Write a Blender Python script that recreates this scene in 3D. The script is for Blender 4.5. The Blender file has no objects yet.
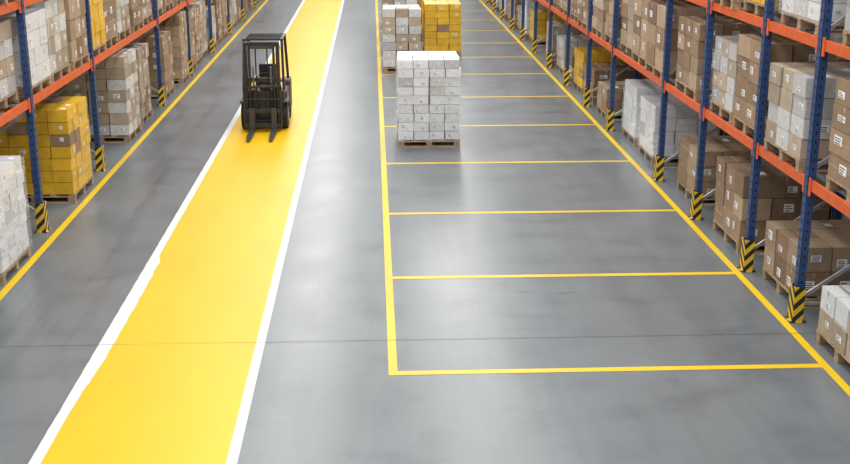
import bpy, math, random
from mathutils import Vector, Matrix
R = random.Random(7)
sc = bpy.context.scene
sc.view_settings.view_transform = 'Standard'

# ---------------------------------------------------------------- materials
def newmat(name):
    m = bpy.data.materials.new(name); m.use_nodes = True
    nt = m.node_tree; b = nt.nodes['Principled BSDF']
    return m, nt, b
def N(nt, t, **kw):
    n = nt.nodes.new(t)
    for k, v in kw.items():
        if k in n.inputs.keys(): n.inputs[k].default_value = v
        else: setattr(n, k, v)
    return n
def ramp(nt, fac, stops):
    r = nt.nodes.new('ShaderNodeValToRGB')
    e = r.color_ramp.elements
    while len(e) < len(stops): e.new(0.5)
    for el, (p, c) in zip(e, stops):
        el.position = p; el.color = (*c, 1) if len(c) == 3 else c
    nt.links.new(fac, r.inputs[0]); return r
def mapped(nt, scale, kind='Object'):
    tc = nt.nodes.new('ShaderNodeTexCoord'); mp = nt.nodes.new('ShaderNodeMapping')
    mp.inputs['Scale'].default_value = scale
    nt.links.new(tc.outputs[kind], mp.inputs[0]); return mp.outputs[0]
def mix(nt, mode, fac, a, b):
    m = nt.nodes.new('ShaderNodeMix'); m.data_type = 'RGBA'; m.blend_type = mode
    for s, v in ((0, fac), (6, a), (7, b)):
        if hasattr(v, 'links'): nt.links.new(v, m.inputs[s])
        else: m.inputs[s].default_value = v if s == 0 else (*v, 1)
    return m.outputs[2]
def simple(name, col, rough=.5, metal=0, noise=.12, nscale=8, coat=0, island=0):
    m, nt, b = newmat(name)
    n = N(nt, 'ShaderNodeTexNoise'); n.inputs['Scale'].default_value = nscale; n.inputs['Detail'].default_value = 4
    nt.links.new(mapped(nt, (1, 1, 1)), n.inputs['Vector'])
    lo = tuple(c * (1 - noise) for c in col); hi = tuple(min(1, c * (1 + noise)) for c in col)
    r = ramp(nt, n.outputs['Fac'], [(.3, lo), (.7, hi)])
    out = r.outputs[0]
    if island:
        g = nt.nodes.new('ShaderNodeNewGeometry')
        r2 = ramp(nt, g.outputs['Random Per Island'], [(0, (1 - island,) * 3), (1, (1, 1, 1))])
        out = mix(nt, 'MULTIPLY', 1.0, out, r2.outputs[0])
    nt.links.new(out, b.inputs['Base Color'])
    b.inputs['Roughness'].default_value = rough; b.inputs['Metallic'].default_value = metal
    b.inputs['Coat Weight'].default_value = coat; b.inputs['Coat Roughness'].default_value = .25
    return m

CARD = [simple('cardboard_a', (.37, .245, .150), .75, island=.35),
        simple('cardboard_b', (.47, .335, .220), .75, island=.3),
        simple('cardboard_c', (.31, .195, .115), .75, island=.35),
        simple('cardboard_d', (.50, .40, .30), .7, island=.3)]
WHITEC = simple('white_wrapped_carton', (.84, .86, .88), .34, island=.16, coat=.5, nscale=14, noise=.06)
GREYC = simple('grey_wrapped_carton', (.68, .68, .67), .4, island=.35, coat=.4, nscale=14)
YELC = simple('yellow_carton', (.84, .50, .025), .5, island=.22, coat=.3)
LABEL = simple('paper_label', (.92, .92, .91), .6, noise=.03)
PRINT = simple('label_print', (.10, .10, .11), .6)
TAPE = simple('packing_tape', (.42, .33, .24), .3)
WOOD = simple('pallet_wood', (.44, .31, .19), .8, noise=.3, nscale=20, island=.3)
BLUE = simple('upright_blue_paint', (.024, .065, .19), .42)
HOLE = simple('upright_slot_dark', (.01, .012, .02), .8)
ORANGE = simple('beam_orange_paint', (.70, .115, .022), .45)
STEEL = simple('galvanised_steel', (.42, .43, .45), .42, metal=.5)
DARK = simple('forklift_charcoal_paint', (.025, .026, .029), .38)
DARK2 = simple('forklift_grey_paint', (.05, .05, .054), .42)
BLACK = simple('black_rubber', (.014, .014, .015), .7)
CHROME = simple('hydraulic_rod_steel', (.5, .5, .5), .25, metal=.9)
REDBR = simple('forklift_brown_trim', (.10, .055, .035), .45)
FYEL = simple('forklift_yellow_panel', (.80, .48, .02), .4)
LAMP = simple('headlamp_lens', (.8, .8, .75), .15)
WALLM = simple('wall_panel_grey', (.50, .52, .54), .6, noise=.04)
# stretch film: mostly clear, with wrinkled milky glints
FILM, nt, b = newmat('stretch_film')
b.inputs['Base Color'].default_value = (.9, .93, .96, 1); b.inputs['Roughness'].default_value = .22
n = N(nt, 'ShaderNodeTexNoise'); n.inputs['Scale'].default_value = 1; n.inputs['Detail'].default_value = 5; n.inputs['Distortion'].default_value = 1.2
nt.links.new(mapped(nt, (3, 3, 9)), n.inputs['Vector'])
f = ramp(nt, n.outputs['Fac'], [(.35, (.05,) * 3), (.7, (.30,) * 3)]); nt.links.new(f.outputs[0], b.inputs['Alpha'])
bp = nt.nodes.new('ShaderNodeBump'); bp.inputs['Strength'].default_value = .5; bp.inputs['Distance'].default_value = .03
nt.links.new(n.outputs['Fac'], bp.inputs['Height']); nt.links.new(bp.outputs[0], b.inputs['Normal'])

# hazard stripes
HAZ, nt, b = newmat('hazard_stripe_paint')
tc = nt.nodes.new('ShaderNodeTexCoord'); sp = nt.nodes.new('ShaderNodeSeparateXYZ'); nt.links.new(tc.outputs['Object'], sp.inputs[0])
a1 = nt.nodes.new('ShaderNodeMath'); a1.operation = 'ADD'; nt.links.new(sp.outputs[0], a1.inputs[0]); nt.links.new(sp.outputs[1], a1.inputs[1])
a2 = nt.nodes.new('ShaderNodeMath'); a2.operation = 'SUBTRACT'; nt.links.new(sp.outputs[2], a2.inputs[0]); nt.links.new(a1.outputs[0], a2.inputs[1])
a3 = nt.nodes.new('ShaderNodeMath'); a3.operation = 'MULTIPLY'; nt.links.new(a2.outputs[0], a3.inputs[0]); a3.inputs[1].default_value = 6.5
a4 = nt.nodes.new('ShaderNodeMath'); a4.operation = 'FRACT'; nt.links.new(a3.outputs[0], a4.inputs[0])
r = ramp(nt, a4.outputs[0], [(0, (.02, .02, .02)), (.5, (.8, .52, .02))]); r.color_ramp.interpolation = 'CONSTANT'
nt.links.new(r.outputs[0], b.inputs['Base Color']); b.inputs['Roughness'].default_value = .5

# concrete floor
FLOOR, nt, b = newmat('polished_concrete')
n1 = N(nt, 'ShaderNodeTexNoise'); n1.inputs['Scale'].default_value = .35; n1.inputs['Detail'].default_value = 6; n1.inputs['Roughness'].default_value = .6
nt.links.new(mapped(nt, (1, .6, 1)), n1.inputs['Vector'])
c1 = ramp(nt, n1.outputs['Fac'], [(.3, (.142, .158, .170)), (.55, (.172, .188, .200)), (.75, (.205, .221, .233))])
n2 = N(nt, 'ShaderNodeTexNoise'); n2.inputs['Scale'].default_value = 1; n2.inputs['Detail'].default_value = 6; n2.inputs['Roughness'].default_value = .65
nt.links.new(mapped(nt, (2.6, .22, 1)), n2.inputs['Vector'])
c2 = ramp(nt, n2.outputs['Fac'], [(.34, (.70, .70, .71)), (.52, (1, 1, 1))])
# wheel-traffic lane at the left is worn darker
tc = nt.nodes.new('ShaderNodeTexCoord'); sp = nt.nodes.new('ShaderNodeSeparateXYZ'); nt.links.new(tc.outputs['Object'], sp.inputs[0])
lr = nt.nodes.new('ShaderNodeMapRange'); nt.links.new(sp.outputs[0], lr.inputs[0])
lr.inputs[1].default_value = -3.0; lr.inputs[2].default_value = -3.5; lr.inputs[3].default_value = .4; lr.inputs[4].default_value = .95
o = mix(nt, 'MULTIPLY', lr.outputs[0], c1.outputs[0], c2.outputs[0])
n3 = N(nt, 'ShaderNodeTexNoise'); n3.inputs['Scale'].default_value = 1; n3.inputs['Detail'].default_value = 9; n3.inputs['Roughness'].default_value = .62
nt.links.new(mapped(nt, (.9, 1.3, 1)), n3.inputs['Vector'])
c3 = ramp(nt, n3.outputs['Fac'], [(.36, (.80, .80, .81)), (.5, (1, 1, 1)), (.7, (1.07, 1.07, 1.07))])
o = mix(nt, 'MULTIPLY', .8, o, c3.outputs[0])
nt.links.new(o, b.inputs['Base Color'])
rr = nt.nodes.new('ShaderNodeMapRange'); nt.links.new(n3.outputs['Fac'], rr.inputs[0]); rr.inputs[3].default_value = .22; rr.inputs[4].default_value = .40
nt.links.new(rr.outputs[0], b.inputs['Roughness'])

def paint(name, col, wear=.12, wcol=(.3, .3, .3), thr=.33):
    m, nt, b = newmat(name)
    n = N(nt, 'ShaderNodeTexNoise'); n.inputs['Scale'].default_value = .8; n.inputs['Detail'].default_value = 5
    nt.links.new(mapped(nt, (1.5, .5, 1)), n.inputs['Vector'])
    lo = tuple(c * (1 - wear) for c in col)
    r = ramp(nt, n.outputs['Fac'], [(.35, lo), (.6, col)])
    k = N(nt, 'ShaderNodeTexNoise'); k.inputs['Scale'].default_value = 18; k.inputs['Detail'].default_value = 6; k.inputs['Roughness'].default_value = .7
    nt.links.new(mapped(nt, (1, 1, 1)), k.inputs['Vector'])
    f = ramp(nt, k.outputs['Fac'], [(thr - .05, (1, 1, 1)), (thr, (0, 0, 0))])
    nt.links.new(mix(nt, 'MIX', f.outputs[0], r.outputs[0], wcol), b.inputs['Base Color'])
    b.inputs['Roughness'].default_value = .42
    return m
PYEL = paint('walkway_yellow_paint', (.90, .525, .002), .08, (.75, .5, .1), .2)
PLINE = paint('line_yellow_paint', (.86, .57, .008), .15, (.4, .36, .15), .34)
PWHT = paint('line_white_paint', (.80, .81, .81), .08, (.5, .5, .48), .34)
SEAM = simple('joint_sealant', (.085, .09, .095), .6)
TM, nt, b = newmat('tyre_rubber_mark')
b.inputs['Base Color'].default_value = (.05, .05, .055, 1); b.inputs['Roughness'].default_value = .5
n = N(nt, 'ShaderNodeTexNoise'); n.inputs['Scale'].default_value = 3; n.inputs['Detail'].default_value = 8
nt.links.new(mapped(nt, (1, 1, 1)), n.inputs['Vector'])
f = ramp(nt, n.outputs['Fac'], [(.35, (0, 0, 0)), (.8, (.55, .55, .55))]); nt.links.new(f.outputs[0], b.inputs['Alpha'])

# ---------------------------------------------------------------- builder
class MB:
    def __init__(s): s.v = []; s.f = []; s.m = []; s.mats = []
    def mi(s, mat):
        if mat not in s.mats: s.mats.append(mat)
        return s.mats.index(mat)
    def box(s, c, d, mat, rz=0):
        x, y, z = c; a, b_, h = d[0] / 2, d[1] / 2, d[2] / 2
        o = len(s.v); cr, sr = math.cos(rz), math.sin(rz)
        for dz in (-h, h):
            for dx, dy in ((-a, -b_), (a, -b_), (a, b_), (-a, b_)):
                s.v.append((x + dx * cr - dy * sr, y + dx * sr + dy * cr, z + dz))
        k = s.mi(mat)
        for q in ((0, 3, 2, 1), (4, 5, 6, 7), (0, 1, 5, 4), (1, 2, 6, 5), (2, 3, 7, 6), (3, 0, 4, 7)):
            s.f.append([o + i for i in q]); s.m.append(k)
    def quad(s, pts, mat):
        o = len(s.v); s.v += [tuple(p) for p in pts]; s.f.append(list(range(o, o + len(pts)))); s.m.append(s.mi(mat))
    def bar(s, p1, p2, w, h, mat, up=(0, 0, 1)):
        p1, p2 = Vector(p1), Vector(p2); d = (p2 - p1).normalized(); up = Vector(up)
        if abs(d.dot(up)) > .98: up = Vector((0, 1, 0))
        sx = d.cross(up).normalized(); uz = sx.cross(d)
        o = len(s.v)
        for p in (p1, p2):
            for a, b_ in ((-1, -1), (1, -1), (1, 1), (-1, 1)):
                s.v.append(tuple(p + sx * a * w / 2 + uz * b_ * h / 2))
        k = s.mi(mat)
        for q in ((0, 1, 2, 3), (7, 6, 5, 4), (0, 4, 5, 1), (1, 5, 6, 2), (2, 6, 7, 3), (3, 7, 4, 0)):
            s.f.append([o + i for i in q]); s.m.append(k)
    def cyl(s, p1, p2, r, mat, n=16, r2=None):
        p1, p2 = Vector(p1), Vector(p2); d = (p2 - p1).normalized(); r2 = r if r2 is None else r2
        up = Vector((0, 0, 1)) if abs(d.z) < .9 else Vector((1, 0, 0))
        a = d.cross(up).normalized(); c = a.cross(d); o = len(s.v); k = s.mi(mat)
        for p, q in ((p1, r), (p2, r2)):
            for i in range(n):
                t = 2 * math.pi * i / n
                s.v.append(tuple(p + a * q * math.cos(t) + c * q * math.sin(t)))
        for i in range(n):
            j = (i + 1) % n; s.f.append([o + i, o + j, o + n + j, o + n + i]); s.m.append(k)
        s.f.append([o + i for i in range(n)][::-1]); s.m.append(k)
        s.f.append([o + n + i for i in range(n)]); s.m.append(k)
    def obj(s, name, parent=None, loc=(0, 0, 0), bevel=0, rz=0):
        me = bpy.data.meshes.new(name); me.from_pydata(s.v, [], s.f)
        for m in s.mats: me.materials.append(m)
        me.polygons.foreach_set('material_index', s.m); me.update()
        ob = bpy.data.objects.new(name, me); sc.collection.objects.link(ob)
        ob.location = loc; ob.rotation_euler[2] = rz
        if parent: ob.parent = parent
        if bevel:
            md = ob.modifiers.new('bevel', 'BEVEL'); md.width = bevel; md.segments = 3; md.limit_method = 'ANGLE'
        return ob
def empty(name, loc=(0, 0, 0)):
    e = bpy.data.objects.new(name, None); sc.collection.objects.link(e); e.location = loc; return e

# ---------------------------------------------------------------- room shell
mb = MB(); mb.box((0, 34, -.1), (32, 76, .2), FLOOR); mb.obj('floor')
mb = MB(); mb.box((0, 72.1, 4.5), (32, .2, 9), WALLM)
for i in range(64): mb.box((-15.75 + i * .5, 71.98, 4.5), (.12, .04, 9), WALLM)
mb.obj('wall_back')
for sx, nm in ((-1, 'wall_left'), (1, 'wall_right')):
    mb = MB(); mb.box((sx * 16.1, 34, 4.5), (.2, 76, 9), WALLM)
    for i in range(150): mb.box((sx * 15.98, -3.5 + i * .5, 4.5), (.04, .12, 9), WALLM)
    mb.obj(nm)

# ---------------------------------------------------------------- floor markings
def strip(name, x0, x1, y0, y1, mat, z=.002, jag0=None, jag1=None, n=1):
    mb = MB(); k = mb.mi(mat)
    for i in range(n + 1):
        y = y0 + (y1 - y0) * i / n
        a = x0 + (jag0(y) if jag0 else 0); b_ = x1 + (jag1(y) if jag1 else 0)
        mb.v += [(a, y, z), (b_, y, z)]
        if i: o = 2 * i; mb.f.append([o - 2, o - 1, o + 1, o]); mb.m.append(k)
    return mb.obj(name)
from mathutils import noise as mn
def jagy(y):
    w = 0.0
    if 10.2 < y < 14.9: w = .055 * min(1, (y - 10.2) / 1.2, (14.9 - y) / .3)
    j = mn.noise(Vector((y * 2.2, 3, 0))) * .025 + mn.noise(Vector((y * 9, 9, 0))) * .010 + mn.noise(Vector((y * 30, 5, 0))) * .006
    return w + (j * (1.1 if w > 0.01 else .25))
def jagw(y):
    return mn.noise(Vector((y * 5, 1, 4))) * .006
strip('walkway_edge_line', -2.985, -2.74, 5, 71, PWHT, .002, jag0=jagw, n=1500)
strip('walkway_edge_line', -1.315, -1.205, 5, 71, PWHT, .002, jag0=jagw, n=600)
strip('yellow_walkway', -2.88, -1.30, 5, 71, PYEL, .004, jag0=jagy, n=2500)
strip('rack_boundary_line', 4.55, 4.64, 5, 71, PLINE, .002)
strip('rack_boundary_line', -4.56, -4.46, 5, 71, PLINE, .002)
# bay grid as one object
mb = MB()
CY = [10.83, 13.80, 16.77, 20.05, 23.35, 26.7, 30.1, 33.2, 36.3, 39.5, 42.7, 45.9, 49.1, 52.3, 55.5]
mb.quad([(.115, 10.78, .002), (.205, 10.78, .002), (.205, 60, .002), (.115, 60, .002)], PLINE)
for y in CY: mb.quad([(.205, y - .05, .0025), (4.55, y - .05, .0025), (4.55, y + .05, .0025), (.205, y + .05, .0025)], PLINE)
mb.obj('parking_bay_marking')
mb = MB()
for y, w in ((11.72, .0035), (35.7, .004)):
    mb.quad([(-15.9, y - w, .005), (15.9, y - w, .005), (15.9, y + w, .005), (-15.9, y + w, .005)], SEAM)
mb.obj('floor_expansion_joint')
def mark(pts, w):
    mb = MB(); k = mb.mi(TM); P = [Vector((*p, .006)) for p in pts]
    L = []
    for i in range(len(P) - 1):
        p0 = P[max(i - 1, 0)]; p1 = P[i]; p2 = P[i + 1]; p3 = P[min(i + 2, len(P) - 1)]
        for t in range(10):
            t /= 10; L.append(.5 * ((2 * p1) + (p2 - p0) * t + (2 * p0 - 5 * p1 + 4 * p2 - p3) * t * t + (3 * p1 - p0 - 3 * p2 + p3) * t ** 3))
    L.append(P[-1])
    for i, p in enumerate(L):
        d = (L[min(i + 1, len(L) - 1)] - L[max(i - 1, 0)]).normalized(); s = Vector((-d.y, d.x, 0))
        ww = w / 2 * min(1, .2 + 3 * min(i, len(L) - 1 - i) / len(L))
        mb.v += [tuple(p + s * ww), tuple(p - s * ww)]
        if i: o = 2 * i; mb.f.append([o - 2, o - 1, o + 1, o]); mb.m.append(k)
    mb.obj('tyre_mark')
mark([(1.6, 13.25), (2.2, 13.12), (2.7, 13.3)], .03)
mark([(2.6, 15.9), (3.2, 15.75), (4.0, 15.8)], .025)

# ---------------------------------------------------------------- pallets with cartons
def pallet(mb, sx, sy, z0):
    for i in range(5):
        x = -sx / 2 + .05 + i * (sx - .1) / 4
        mb.box((x, 0, z0 + .133), (.1, sy, .022), WOOD)
    for y in (-sy / 2 + .05, 0, sy / 2 - .05):
        mb.box((0, y, z0 + .111), (sx, .1, .022), WOOD)
        mb.box((0, y, z0 + .011), (sx, .1, .022), WOOD)
        for x in (-sx / 2 + .06, 0, sx / 2 - .06): mb.box((x, y, z0 + .061), (.11, .098, .078), WOOD)
def face_pts(c, d, side, u0, u1, v0, v1, off=.003):
    x, y, z = c; a, b_, h = d[0] / 2, d[1] / 2, d[2] / 2
    if side == 'f': return [(x + u0 * a, y - b_ - off, z + v0 * h), (x + u1 * a, y - b_ - off, z + v0 * h), (x + u1 * a, y - b_ - off, z + v1 * h), (x + u0 * a, y - b_ - off, z + v1 * h)]
    if side == 'l': return [(x - a - off, y - u0 * b_, z + v0 * h), (x - a - off, y - u1 * b_, z + v0 * h), (x - a - off, y - u1 * b_, z + v1 * h), (x - a - off, y - u0 * b_, z + v1 * h)]
    if side == 'r': return [(x + a + off, y + u0 * b_, z + v0 * h), (x + a + off, y + u1 * b_, z + v0 * h), (x + a + off, y + u1 * b_, z + v1 * h), (x + a + off, y + u0 * b_, z + v1 * h)]
    return [(x + u0 * a, y + v0 * b_, z + h + off), (x + u1 * a, y + v0 * b_, z + h + off), (x + u1 * a, y + v1 * b_, z + h + off), (x + u0 * a, y + v1 * b_, z + h + off)]
def stack(name, x, y, z, sx, sy, h, nx, ny, nz, mat, mat2=None, p2=0, label=.5, tape=True, missing=0, rz=0, gap=.014, prints=3, film=False, vary=0):
    mb = MB(); pallet(mb, max(sx, .8), max(sy, .8), 0); z0 = .146
    bw, bd, bh = sx / nx, sy / ny, h / nz
    for k in range(nz):
        for i in range(nx):
            for j in range(ny):
                if 0 < i < nx - 1 and 0 < j < ny - 1 and k < nz - 1: continue
                if k == nz - 1 and R.random() < missing: continue
                jx, jy = R.uniform(-.012, .012), R.uniform(-.012, .012)
                c = (-sx / 2 + (i + .5) * bw + jx, -sy / 2 + (j + .5) * bd + jy, z0 + (k + .5) * bh)
                d = (bw - gap, bd - gap, bh - gap * .5)
                m = mat2 if (mat2 and R.random() < p2) else mat
                mb.box(c, d, m)
                for s, ok in (('f', j == 0), ('l', i == 0), ('r', i == nx - 1)):
                    if not ok: continue
                    if tape and R.random() < .6: mb.quad(face_pts(c, d, s, -1, 1, -.05, .07, .002) if R.random() < .3 else face_pts(c, d, s, -.09, .09, .55, 1, .002), TAPE)
                    if R.random() < label:
                        u = R.uniform(-.75, .1); w = R.uniform(.4, .75); v = R.uniform(-.7, -.1); hh = R.uniform(.5, .8)
                        mb.quad(face_pts(c, d, s, u, u + w, v, v + hh, .004), LABEL)
                        for q in range(prints):
                            vv = v + .08 + q * hh * .28
                            mb.quad(face_pts(c, d, s, u + .06, u + w * R.uniform(.5, .9), vv, vv + hh * .12, .006), PRINT)
                if k == nz - 1:
                    if tape: mb.quad(face_pts(c, d, 't', -.1, .1, -1, 1, .002), TAPE)
                    if R.random() < label * .5: mb.quad(face_pts(c, d, 't', .2, .7, -.6, .1, .004), LABEL)
    if film:
        a, b_ = sx / 2 + .022, sy / 2 + .022; z1 = z0 + h - .02; z00 = z0 - .03
        C = [(-a, -b_), (a, -b_), (a, b_), (-a, b_)]
        for q in range(4):
            (xa, ya), (xb, yb) = C[q], C[(q + 1) % 4]
            mb.quad([(xa, ya, z00), (xb, yb, z00), (xb, yb, z1), (xa, ya, z1)], FILM)
    return mb.obj(name, loc=(x, y, z), rz=rz)

def brown(x, y, z, sx, sy, h, nx=2, ny=2, nz=3, c=None, **k):
    c = R.randrange(4) if c is None else c
    return stack('palletised_cardboard_boxes', x, y, z, sx, sy, h, nx, ny, nz, CARD[c], CARD[(c + 1) % 4], .25, **k)
def white(x, y, z, sx, sy, h, nx=3, ny=3, nz=6, label=.5, **k):
    return stack('palletised_white_cartons', x, y, z, sx, sy, h, nx, ny, nz, WHITEC, GREYC, .15, label=label, tape=False, prints=3, film=True, **k)
def greyw(x, y, z, sx, sy, h, nx=3, ny=3, nz=5, **k):
    return stack('palletised_mixed_cartons', x, y, z, sx, sy, h, nx, ny, nz, GREYC, CARD[3], .45, label=.6, tape=False, **k)
def yellow(x, y, z, sx, sy, h, nx=3, ny=3, nz=6, **k):
    return stack('palletised_yellow_cartons', x, y, z, sx, sy, h, nx, ny, nz, YELC, CARD[0], .06, label=.25, tape=False, **k)

# aisle stacks
white(1.03, 21.95, 0, 1.16, 1.2, 1.50, 4, 4, 9, label=.7)
greyw(.76, 31.1, 0, 1.0, 1.2, 1.5, 3, 3, 7)
greyw(.78, 34.2, 0, 1.0, 1.2, 1.7, 3, 3, 7)
yellow(2.0, 33.9, 0, 1.05, 1.2, 1.35, 3, 3, 7)
brown(.8, 37.4, 0, 1.0, 1.2, 1.7, 3, 3, 6); yellow(2.05, 37.3, 0, 1.05, 1.2, 1.5, 3, 3, 6)
brown(.8, 40.8, 0, 1.0, 1.2, 1.6); brown(2.05, 40.8, 0, 1.0, 1.2, 1.6)

# right floor level
stack('palletised_cardboard_boxes', 5.30, 10.93, 0, 1.12, 1.12, .5, 3, 3, 2, CARD[3], WHITEC, .5, label=.8)
brown(5.45, 13.05, 0, 1.2, 1.15, .60, 3, 3, 2, c=1, label=.9)
brown(5.44, 15.2, 0, 1.2, 1.2, .92, 3, 3, 3, c=0, label=.4)
brown(5.46, 17.55, 0, 1.1, 1.15, .72, 3, 2, 3, c=0, label=.5)
white(5.46, 20.3, 0, 1.15, 1.1, .9, 3, 3, 4)
white(5.46, 21.85, 0, 1.1, 1.1, .95, 3, 3, 4)
brown(5.35, 24.3, 0, 1.0, 1.0, .52, 3, 2, 2, c=1)
# left floor level
white(-5.16, 14.35, 0, 1.15, 1.2, 1.22, 4, 4, 7)
yellow(-5.26, 18.2, 0, 1.25, 1.25, 1.32, 4, 4, 7)
greyw(-5.22, 22.6, 0, 1.1, 1.2, 1.5, 3, 3, 7)
brown(-5.3, 24.3, 0, 1.1, 1.1, 1.4, 3, 3, 5)
brown(-5.3, 27.2, 0, 1.1, 1.2, 1.3, 3, 3, 5)
brown(-5.25, 29.3, 0, 1.1, 1.1, 1.55, 3, 3, 6)

RP = [7.6, 10.1, 12.13, 13.92, 16.34, 18.66, 22.8, 25.45, 28.3, 31.2, 34.1, 37, 39.9, 42.8, 45.7, 48.6, 51.5, 54.4, 57.3]
LP = [8.7, 12.4, 16.1, 19.8, 26.0, 30.3, 34.6, 38.9, 43.2, 47.5, 51.8, 56.1]
def fill(xc, posts, z, hmin, hmax, ymin, ymax, rnd=0.06, wts=(6, 2, 1.3, .8)):
    for a, b_ in zip(posts, posts[1:]):
        L = b_ - a - .14; n = max(1, int(L / 1.12)); w = min(1.2, L / n - .1)
        for i in range(n):
            y = a + .07 + (i + .5) * L / n
            if y < ymin or y > ymax or R.random() < rnd: continue
            h = R.uniform(hmin, hmax); t = R.choices(range(4), wts)[0]
            x = xc + R.uniform(-.04, .04); sx = R.uniform(1.0, 1.15)
            if t == 0: brown(x, y, z, sx, w, h, R.choice((2, 3)), R.choice((2, 3)), max(2, round(h / R.choice((.24, .32)))), label=R.choice((.4, .7, .9)), missing=R.choice((0, 0, .2)))
            elif t == 1: greyw(x, y, z, sx, w, h, nz=max(2, round(h / .25)))
            elif t == 2: white(x, y, z, sx, w, h, nz=max(2, round(h / .22)))
            else: yellow(x, y, z, sx, w, h, nz=max(2, round(h / .22)))
HR1, HR2, HL1, HL2 = 1.65, 3.17, 1.90, 3.25
fill(5.42, RP, 0, .5, 1.1, 25.5, 58)
fill(5.30, RP, HR1, .85, 1.08, 9.5, 58, rnd=.01, wts=(9, 1.6, .8, .1))
fill(5.30, RP, HR2, .7, 1.2, 9.5, 24, wts=(9, .8, .3, .2))
fill(-5.32, LP, 0, 1.0, 1.5, 30.4, 56)
fill(-5.32, LP, HL1, .95, 1.12, 12.4, 20, rnd=.0, wts=(2, 5, 2, 0))
fill(-5.32, LP, HL1, .85, 1.12, 20, 56, rnd=.02, wts=(6, 4, .5, .3))
fill(-5.32, LP, HL2, .9, 1.2, 12, 22)
# back-to-back rows behind
fill(6.75, RP, 0, .7, 1.2, 12, 50, rnd=.15); fill(6.75, RP, HR1, .7, 1.1, 10, 50, rnd=.1); fill(6.75, RP, HR2, .7, 1.1, 12, 24)
fill(-6.75, LP, 0, .9, 1.3, 12, 50, rnd=.1); fill(-6.75, LP, HL1, .9, 1.1, 12, 50, rnd=.1)

# ---------------------------------------------------------------- racks
def rack(posts, xf, xb, h1, h2):
    e = empty('pallet_rack'); sg = 1 if xb > xf else -1
    up = MB(); br = MB(); bm = MB(); H = 6.3
    for y in posts:
        for x in (xf, xb):
            # C-section upright: web facing the aisle plus two flanges
            s2 = sg if x == xf else -sg
            up.box((x - s2 * .042, y, H / 2), (.008, .105, H), BLUE)
            up.box((x, y - .049, H / 2), (.085, .007, H), BLUE); up.box((x, y + .049, H / 2), (.085, .007, H), BLUE)
            up.box((x + s2 * .04, y - .035, H / 2), (.006, .03, H), BLUE); up.box((x + s2 * .04, y + .035, H / 2), (.006, .03, H), BLUE)
            up.box((x, y, .006), (.16, .16, .012), BLUE)
            if x == xf and y < 30:
                for k in range(int(H / .1)):
                    z = .45 + k * .1
                    if z > 5: break
                    for dy in (-.022, .022):
                        xx = x - s2 * .0475
                        up.quad([(xx, y + dy - .007, z), (xx, y + dy + .007, z), (xx, y + dy + .007, z + .035), (xx, y + dy - .007, z + .035)], HOLE)
                    yy = y - .0535
                    up.quad([(x - .01, yy, z), (x + .01, yy, z), (x + .01, yy, z + .035), (x - .01, yy, z + .035)], HOLE)
        z = .25; fl = 1
        while z < H - .8:
            a, b_ = (xf, xb) if fl else (xb, xf)
            br.bar((a, y, z), (b_, y, z + .75), .04, .03, STEEL, up=(0, 1, 0)); z += .75; fl ^= 1
        br.bar((xf, y, .2), (xb, y, .2), .04, .03, STEEL); br.bar((xf, y, H - .2), (xb, y, H - .2), .04, .03, STEEL)
        g = MB()
        g.box((-sg * .075, 0, .21), (.008, .17, .42), HAZ); g.box((-sg * .02, -.085, .21), (.118, .008, .42), HAZ); g.box((-sg * .02, .085, .21), (.118, .008, .42), HAZ)
        g.box((-sg * .015, 0, .006), (.18, .2, .01), HAZ)
        g.obj('column_guard', parent=e, loc=(xf, y, 0))
    for a, b_ in zip(posts, posts[1:]):
        for hz in (h1, h2, 4.9):
            for x in (xf, xb):
                bm.box((x, (a + b_) / 2, hz - .055), (.05, b_ - a - .11, .11), ORANGE)
                s2 = -sg if x == xf else sg
                for yy in (a + .09, b_ - .09): bm.box((x + s2 * .03, yy, hz - .07), (.012, .06, .2), ORANGE)
            L = b_ - a; n = max(2, int(L / .55))
            for i in range(n):
                yy = a + (i + .5) * L / n
                bm.box(((xf + xb) / 2, yy, hz - .035), (abs(xb - xf) - .05, .045, .03), STEEL)
    up.obj('uprights', e); br.obj('frame_bracing', e); bm.obj('load_beams', e)
rack(RP, 4.76, 5.84, HR1, HR2); rack(RP, 7.28, 6.2, HR1, HR2)
rack(LP, -4.76, -5.84, HL1, HL2); rack(LP, -7.28, -6.2, HL1, HL2)

# ---------------------------------------------------------------- forklift (forks towards -Y)
fk = empty('forklift', (-2.20, 22.97, .005)); fk.scale = (.87, .86, .83)
m = MB()  # mast
for s in (-1, 1):
    m.box((s * .36, .02, 1.10), (.07, .15, 2.08), DARK); m.box((s * .395, .02, 1.10), (.02, .18, 2.08), DARK2)
    m.box((s * .275, -.02, 1.12), (.05, .12, 2.0), DARK); m.cyl((s * .20, .05, .2), (s * .20, .05, 1.55), .022, CHROME)
    m.cyl((s * .20, .05, .15), (s * .20, .05, 1.0), .04, DARK2)
    m.bar((s * .13, -.03, .35), (s * .13, -.03, 2.0), .03, .015, BLACK)
m.box((0, .03, 2.10), (.79, .1, .09), DARK); m.box((0, -.02, 2.02), (.6, .06, .07), DARK2); m.box((0, .06, 1.25), (.72, .05, .07), DARK)
m.box((0, .06, .2), (.74, .08, .14), DARK)
m.obj('mast', fk, bevel=.006)
m = MB()  # carriage + load backrest
m.box((0, -.12, .52), (.86, .05, .1), DARK); m.box((0, -.12, .17), (.86, .05, .1), DARK)
for x in (-.42, .42): m.box((x, -.13, .62), (.04, .04, .98), DARK)
m.box((0, -.13, 1.10), (.88, .04, .05), DARK); m.box((0, -.13, .8), (.84, .025, .03), DARK)
for x in (-.28, -.14, 0, .14, .28): m.box((x, -.13, .83), (.022, .025, .55), DARK)
m.obj('carriage_backrest', fk, bevel=.004)
m = MB()
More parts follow.
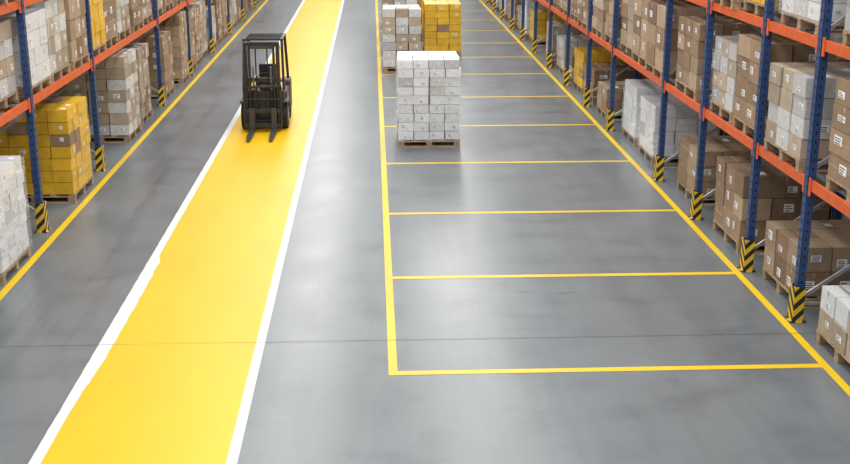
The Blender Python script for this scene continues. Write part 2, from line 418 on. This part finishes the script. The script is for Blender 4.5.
for x in (-.25, .25):
    m.box((x, -.17, .32), (.12, .045, .56), DARK2)
    o = len(m.v); k = m.mi(DARK2)
    for yy, z1, z2, w in ((-.15, .035, .085, .06), (-.9, .035, .075, .06), (-1.27, .04, .055, .035)):
        m.v += [(x - w, yy, z1), (x + w, yy, z1), (x + w, yy, z2), (x - w, yy, z2)]
    for a in (0, 4):
        for q in range(4): m.f.append([o + a + q, o + a + (q + 1) % 4, o + a + 4 + (q + 1) % 4, o + a + 4 + q]); m.m.append(k)
    m.f.append([o, o + 3, o + 2, o + 1]); m.m.append(k); m.f.append([o + 8, o + 9, o + 10, o + 11]); m.m.append(k)
m.obj('forks', fk)
m = MB()
m.box((0, .95, .32), (.86, 1.5, .3), DARK); m.box((0, .33, .68), (.94, .22, .54), DARK2); m.box((0, 1.15, .64), (.98, .9, .42), REDBR); m.box((0, 1.2, .89), (.8, .8, .09), FYEL)
for s in (-1, 1):
    m.box((s * .47, .42, .68), (.16, .62, .06), DARK); m.box((s * .46, .95, .36), (.14, .4, .06), BLACK)
m.box((.12, .30, 1.0), (.4, .16, .12), BLACK)
m.obj('chassis', fk, bevel=.03)
m = MB(); m.box((0, 1.92, .58), (1.02, .62, .78), DARK2); m.box((0, 1.82, .99), (.8, .4, .1), FYEL)
m.obj('counterweight', fk, bevel=.08)
m = MB(); m.box((0, 1.2, .99), (.44, .46, .12), BLACK); m.box((0, 1.43, 1.2), (.40, .1, .42), BLACK)
for s in (-1, 1): m.box((s * .26, 1.25, 1.11), (.06, .34, .05), FYEL)
m.obj('seat', fk, bevel=.04)
m = MB()
P = Vector((0, .62, 1.2)); ax = Vector((0, -.5, .87)).normalized(); a = Vector((1, 0, 0)); c = ax.cross(a)
pr = [P + a * .17 * math.cos(t * math.pi / 8) + c * .17 * math.sin(t * math.pi / 8) for t in range(17)]
for p, q in zip(pr, pr[1:]): m.cyl(p, q, .016, BLACK, 8)
m.bar(pr[0], pr[8], .03, .015, BLACK); m.cyl(P, (0, .36, .9), .025, BLACK, 8)
for i in range(3): m.cyl((.32 + i * .05, .5, 1.0), (.32 + i * .05, .47, 1.2), .012, BLACK, 6)
m.obj('steering_column', fk)
m = MB()  # overhead guard
for s in (-1, 1):
    m.bar((s * .46, .30, .95), (s * .43, .52, 2.12), .06, .06, DARK); m.bar((s * .46, 1.75, 1.0), (s * .43, 1.45, 2.12), .06, .06, DARK)
    m.bar((s * .43, .42, 2.13), (s * .43, 1.5, 2.13), .06, .06, DARK)
for i in range(5): m.bar((-.43, .46 + i * .25, 2.14), (.43, .46 + i * .25, 2.14), .035, .045, DARK)
for s in (-1, 1): m.cyl((s * .36, .40, 1.98), (s * .36, .33, 1.98), .06, LAMP, 14); m.bar((s * .36, .42, 1.98), (s * .36, .42, 2.12), .03, .03, DARK)
m.obj('overhead_guard', fk, bevel=.008)
m = MB()
for s in (-1, 1):
    m.cyl((s * .36, .42, .32), (s * .53, .42, .32), .32, BLACK, 32); m.cyl((s * .53, .42, .32), (s * .535, .42, .32), .17, DARK2, 24); m.cyl((s * .535, .42, .32), (s * .55, .42, .32), .07, STEEL, 16)
    m.cyl((s * .34, 1.75, .25), (s * .5, 1.75, .25), .25, BLACK, 32); m.cyl((s * .5, 1.75, .25), (s * .515, 1.75, .25), .13, DARK2, 24)
m.obj('wheels', fk, bevel=.01)

# ---------------------------------------------------------------- lights
w = bpy.data.worlds.new('world'); sc.world = w; w.use_nodes = True
w.node_tree.nodes['Background'].inputs[0].default_value = (.92, .97, 1, 1); w.node_tree.nodes['Background'].inputs[1].default_value = .44
for x in (-2.4, 2.8, -9.5, 9.5):
    for y in (8, 22, 36, 50, 64):
        l = bpy.data.lights.new('led_strip_light', 'AREA'); l.shape = 'RECTANGLE'; l.size = 1.8; l.size_y = 12.5; l.energy = 530 if abs(x) < 5 else 340; l.color = (1, .985, .95)
        o = bpy.data.objects.new('led_strip_light', l); sc.collection.objects.link(o); o.location = (x, y, 9.4)

# ---------------------------------------------------------------- camera
cam = bpy.data.cameras.new('camera'); co = bpy.data.objects.new('camera', cam); sc.collection.objects.link(co)
cam.sensor_width = 36; cam.lens = 1160 / 850 * 36; cam.clip_end = 300
th, ps = math.radians(16.65), math.radians(2.55)
co.location = (0, 0, 4.73); co.rotation_euler = (math.pi / 2 - th, 0, -ps)
sc.camera = co
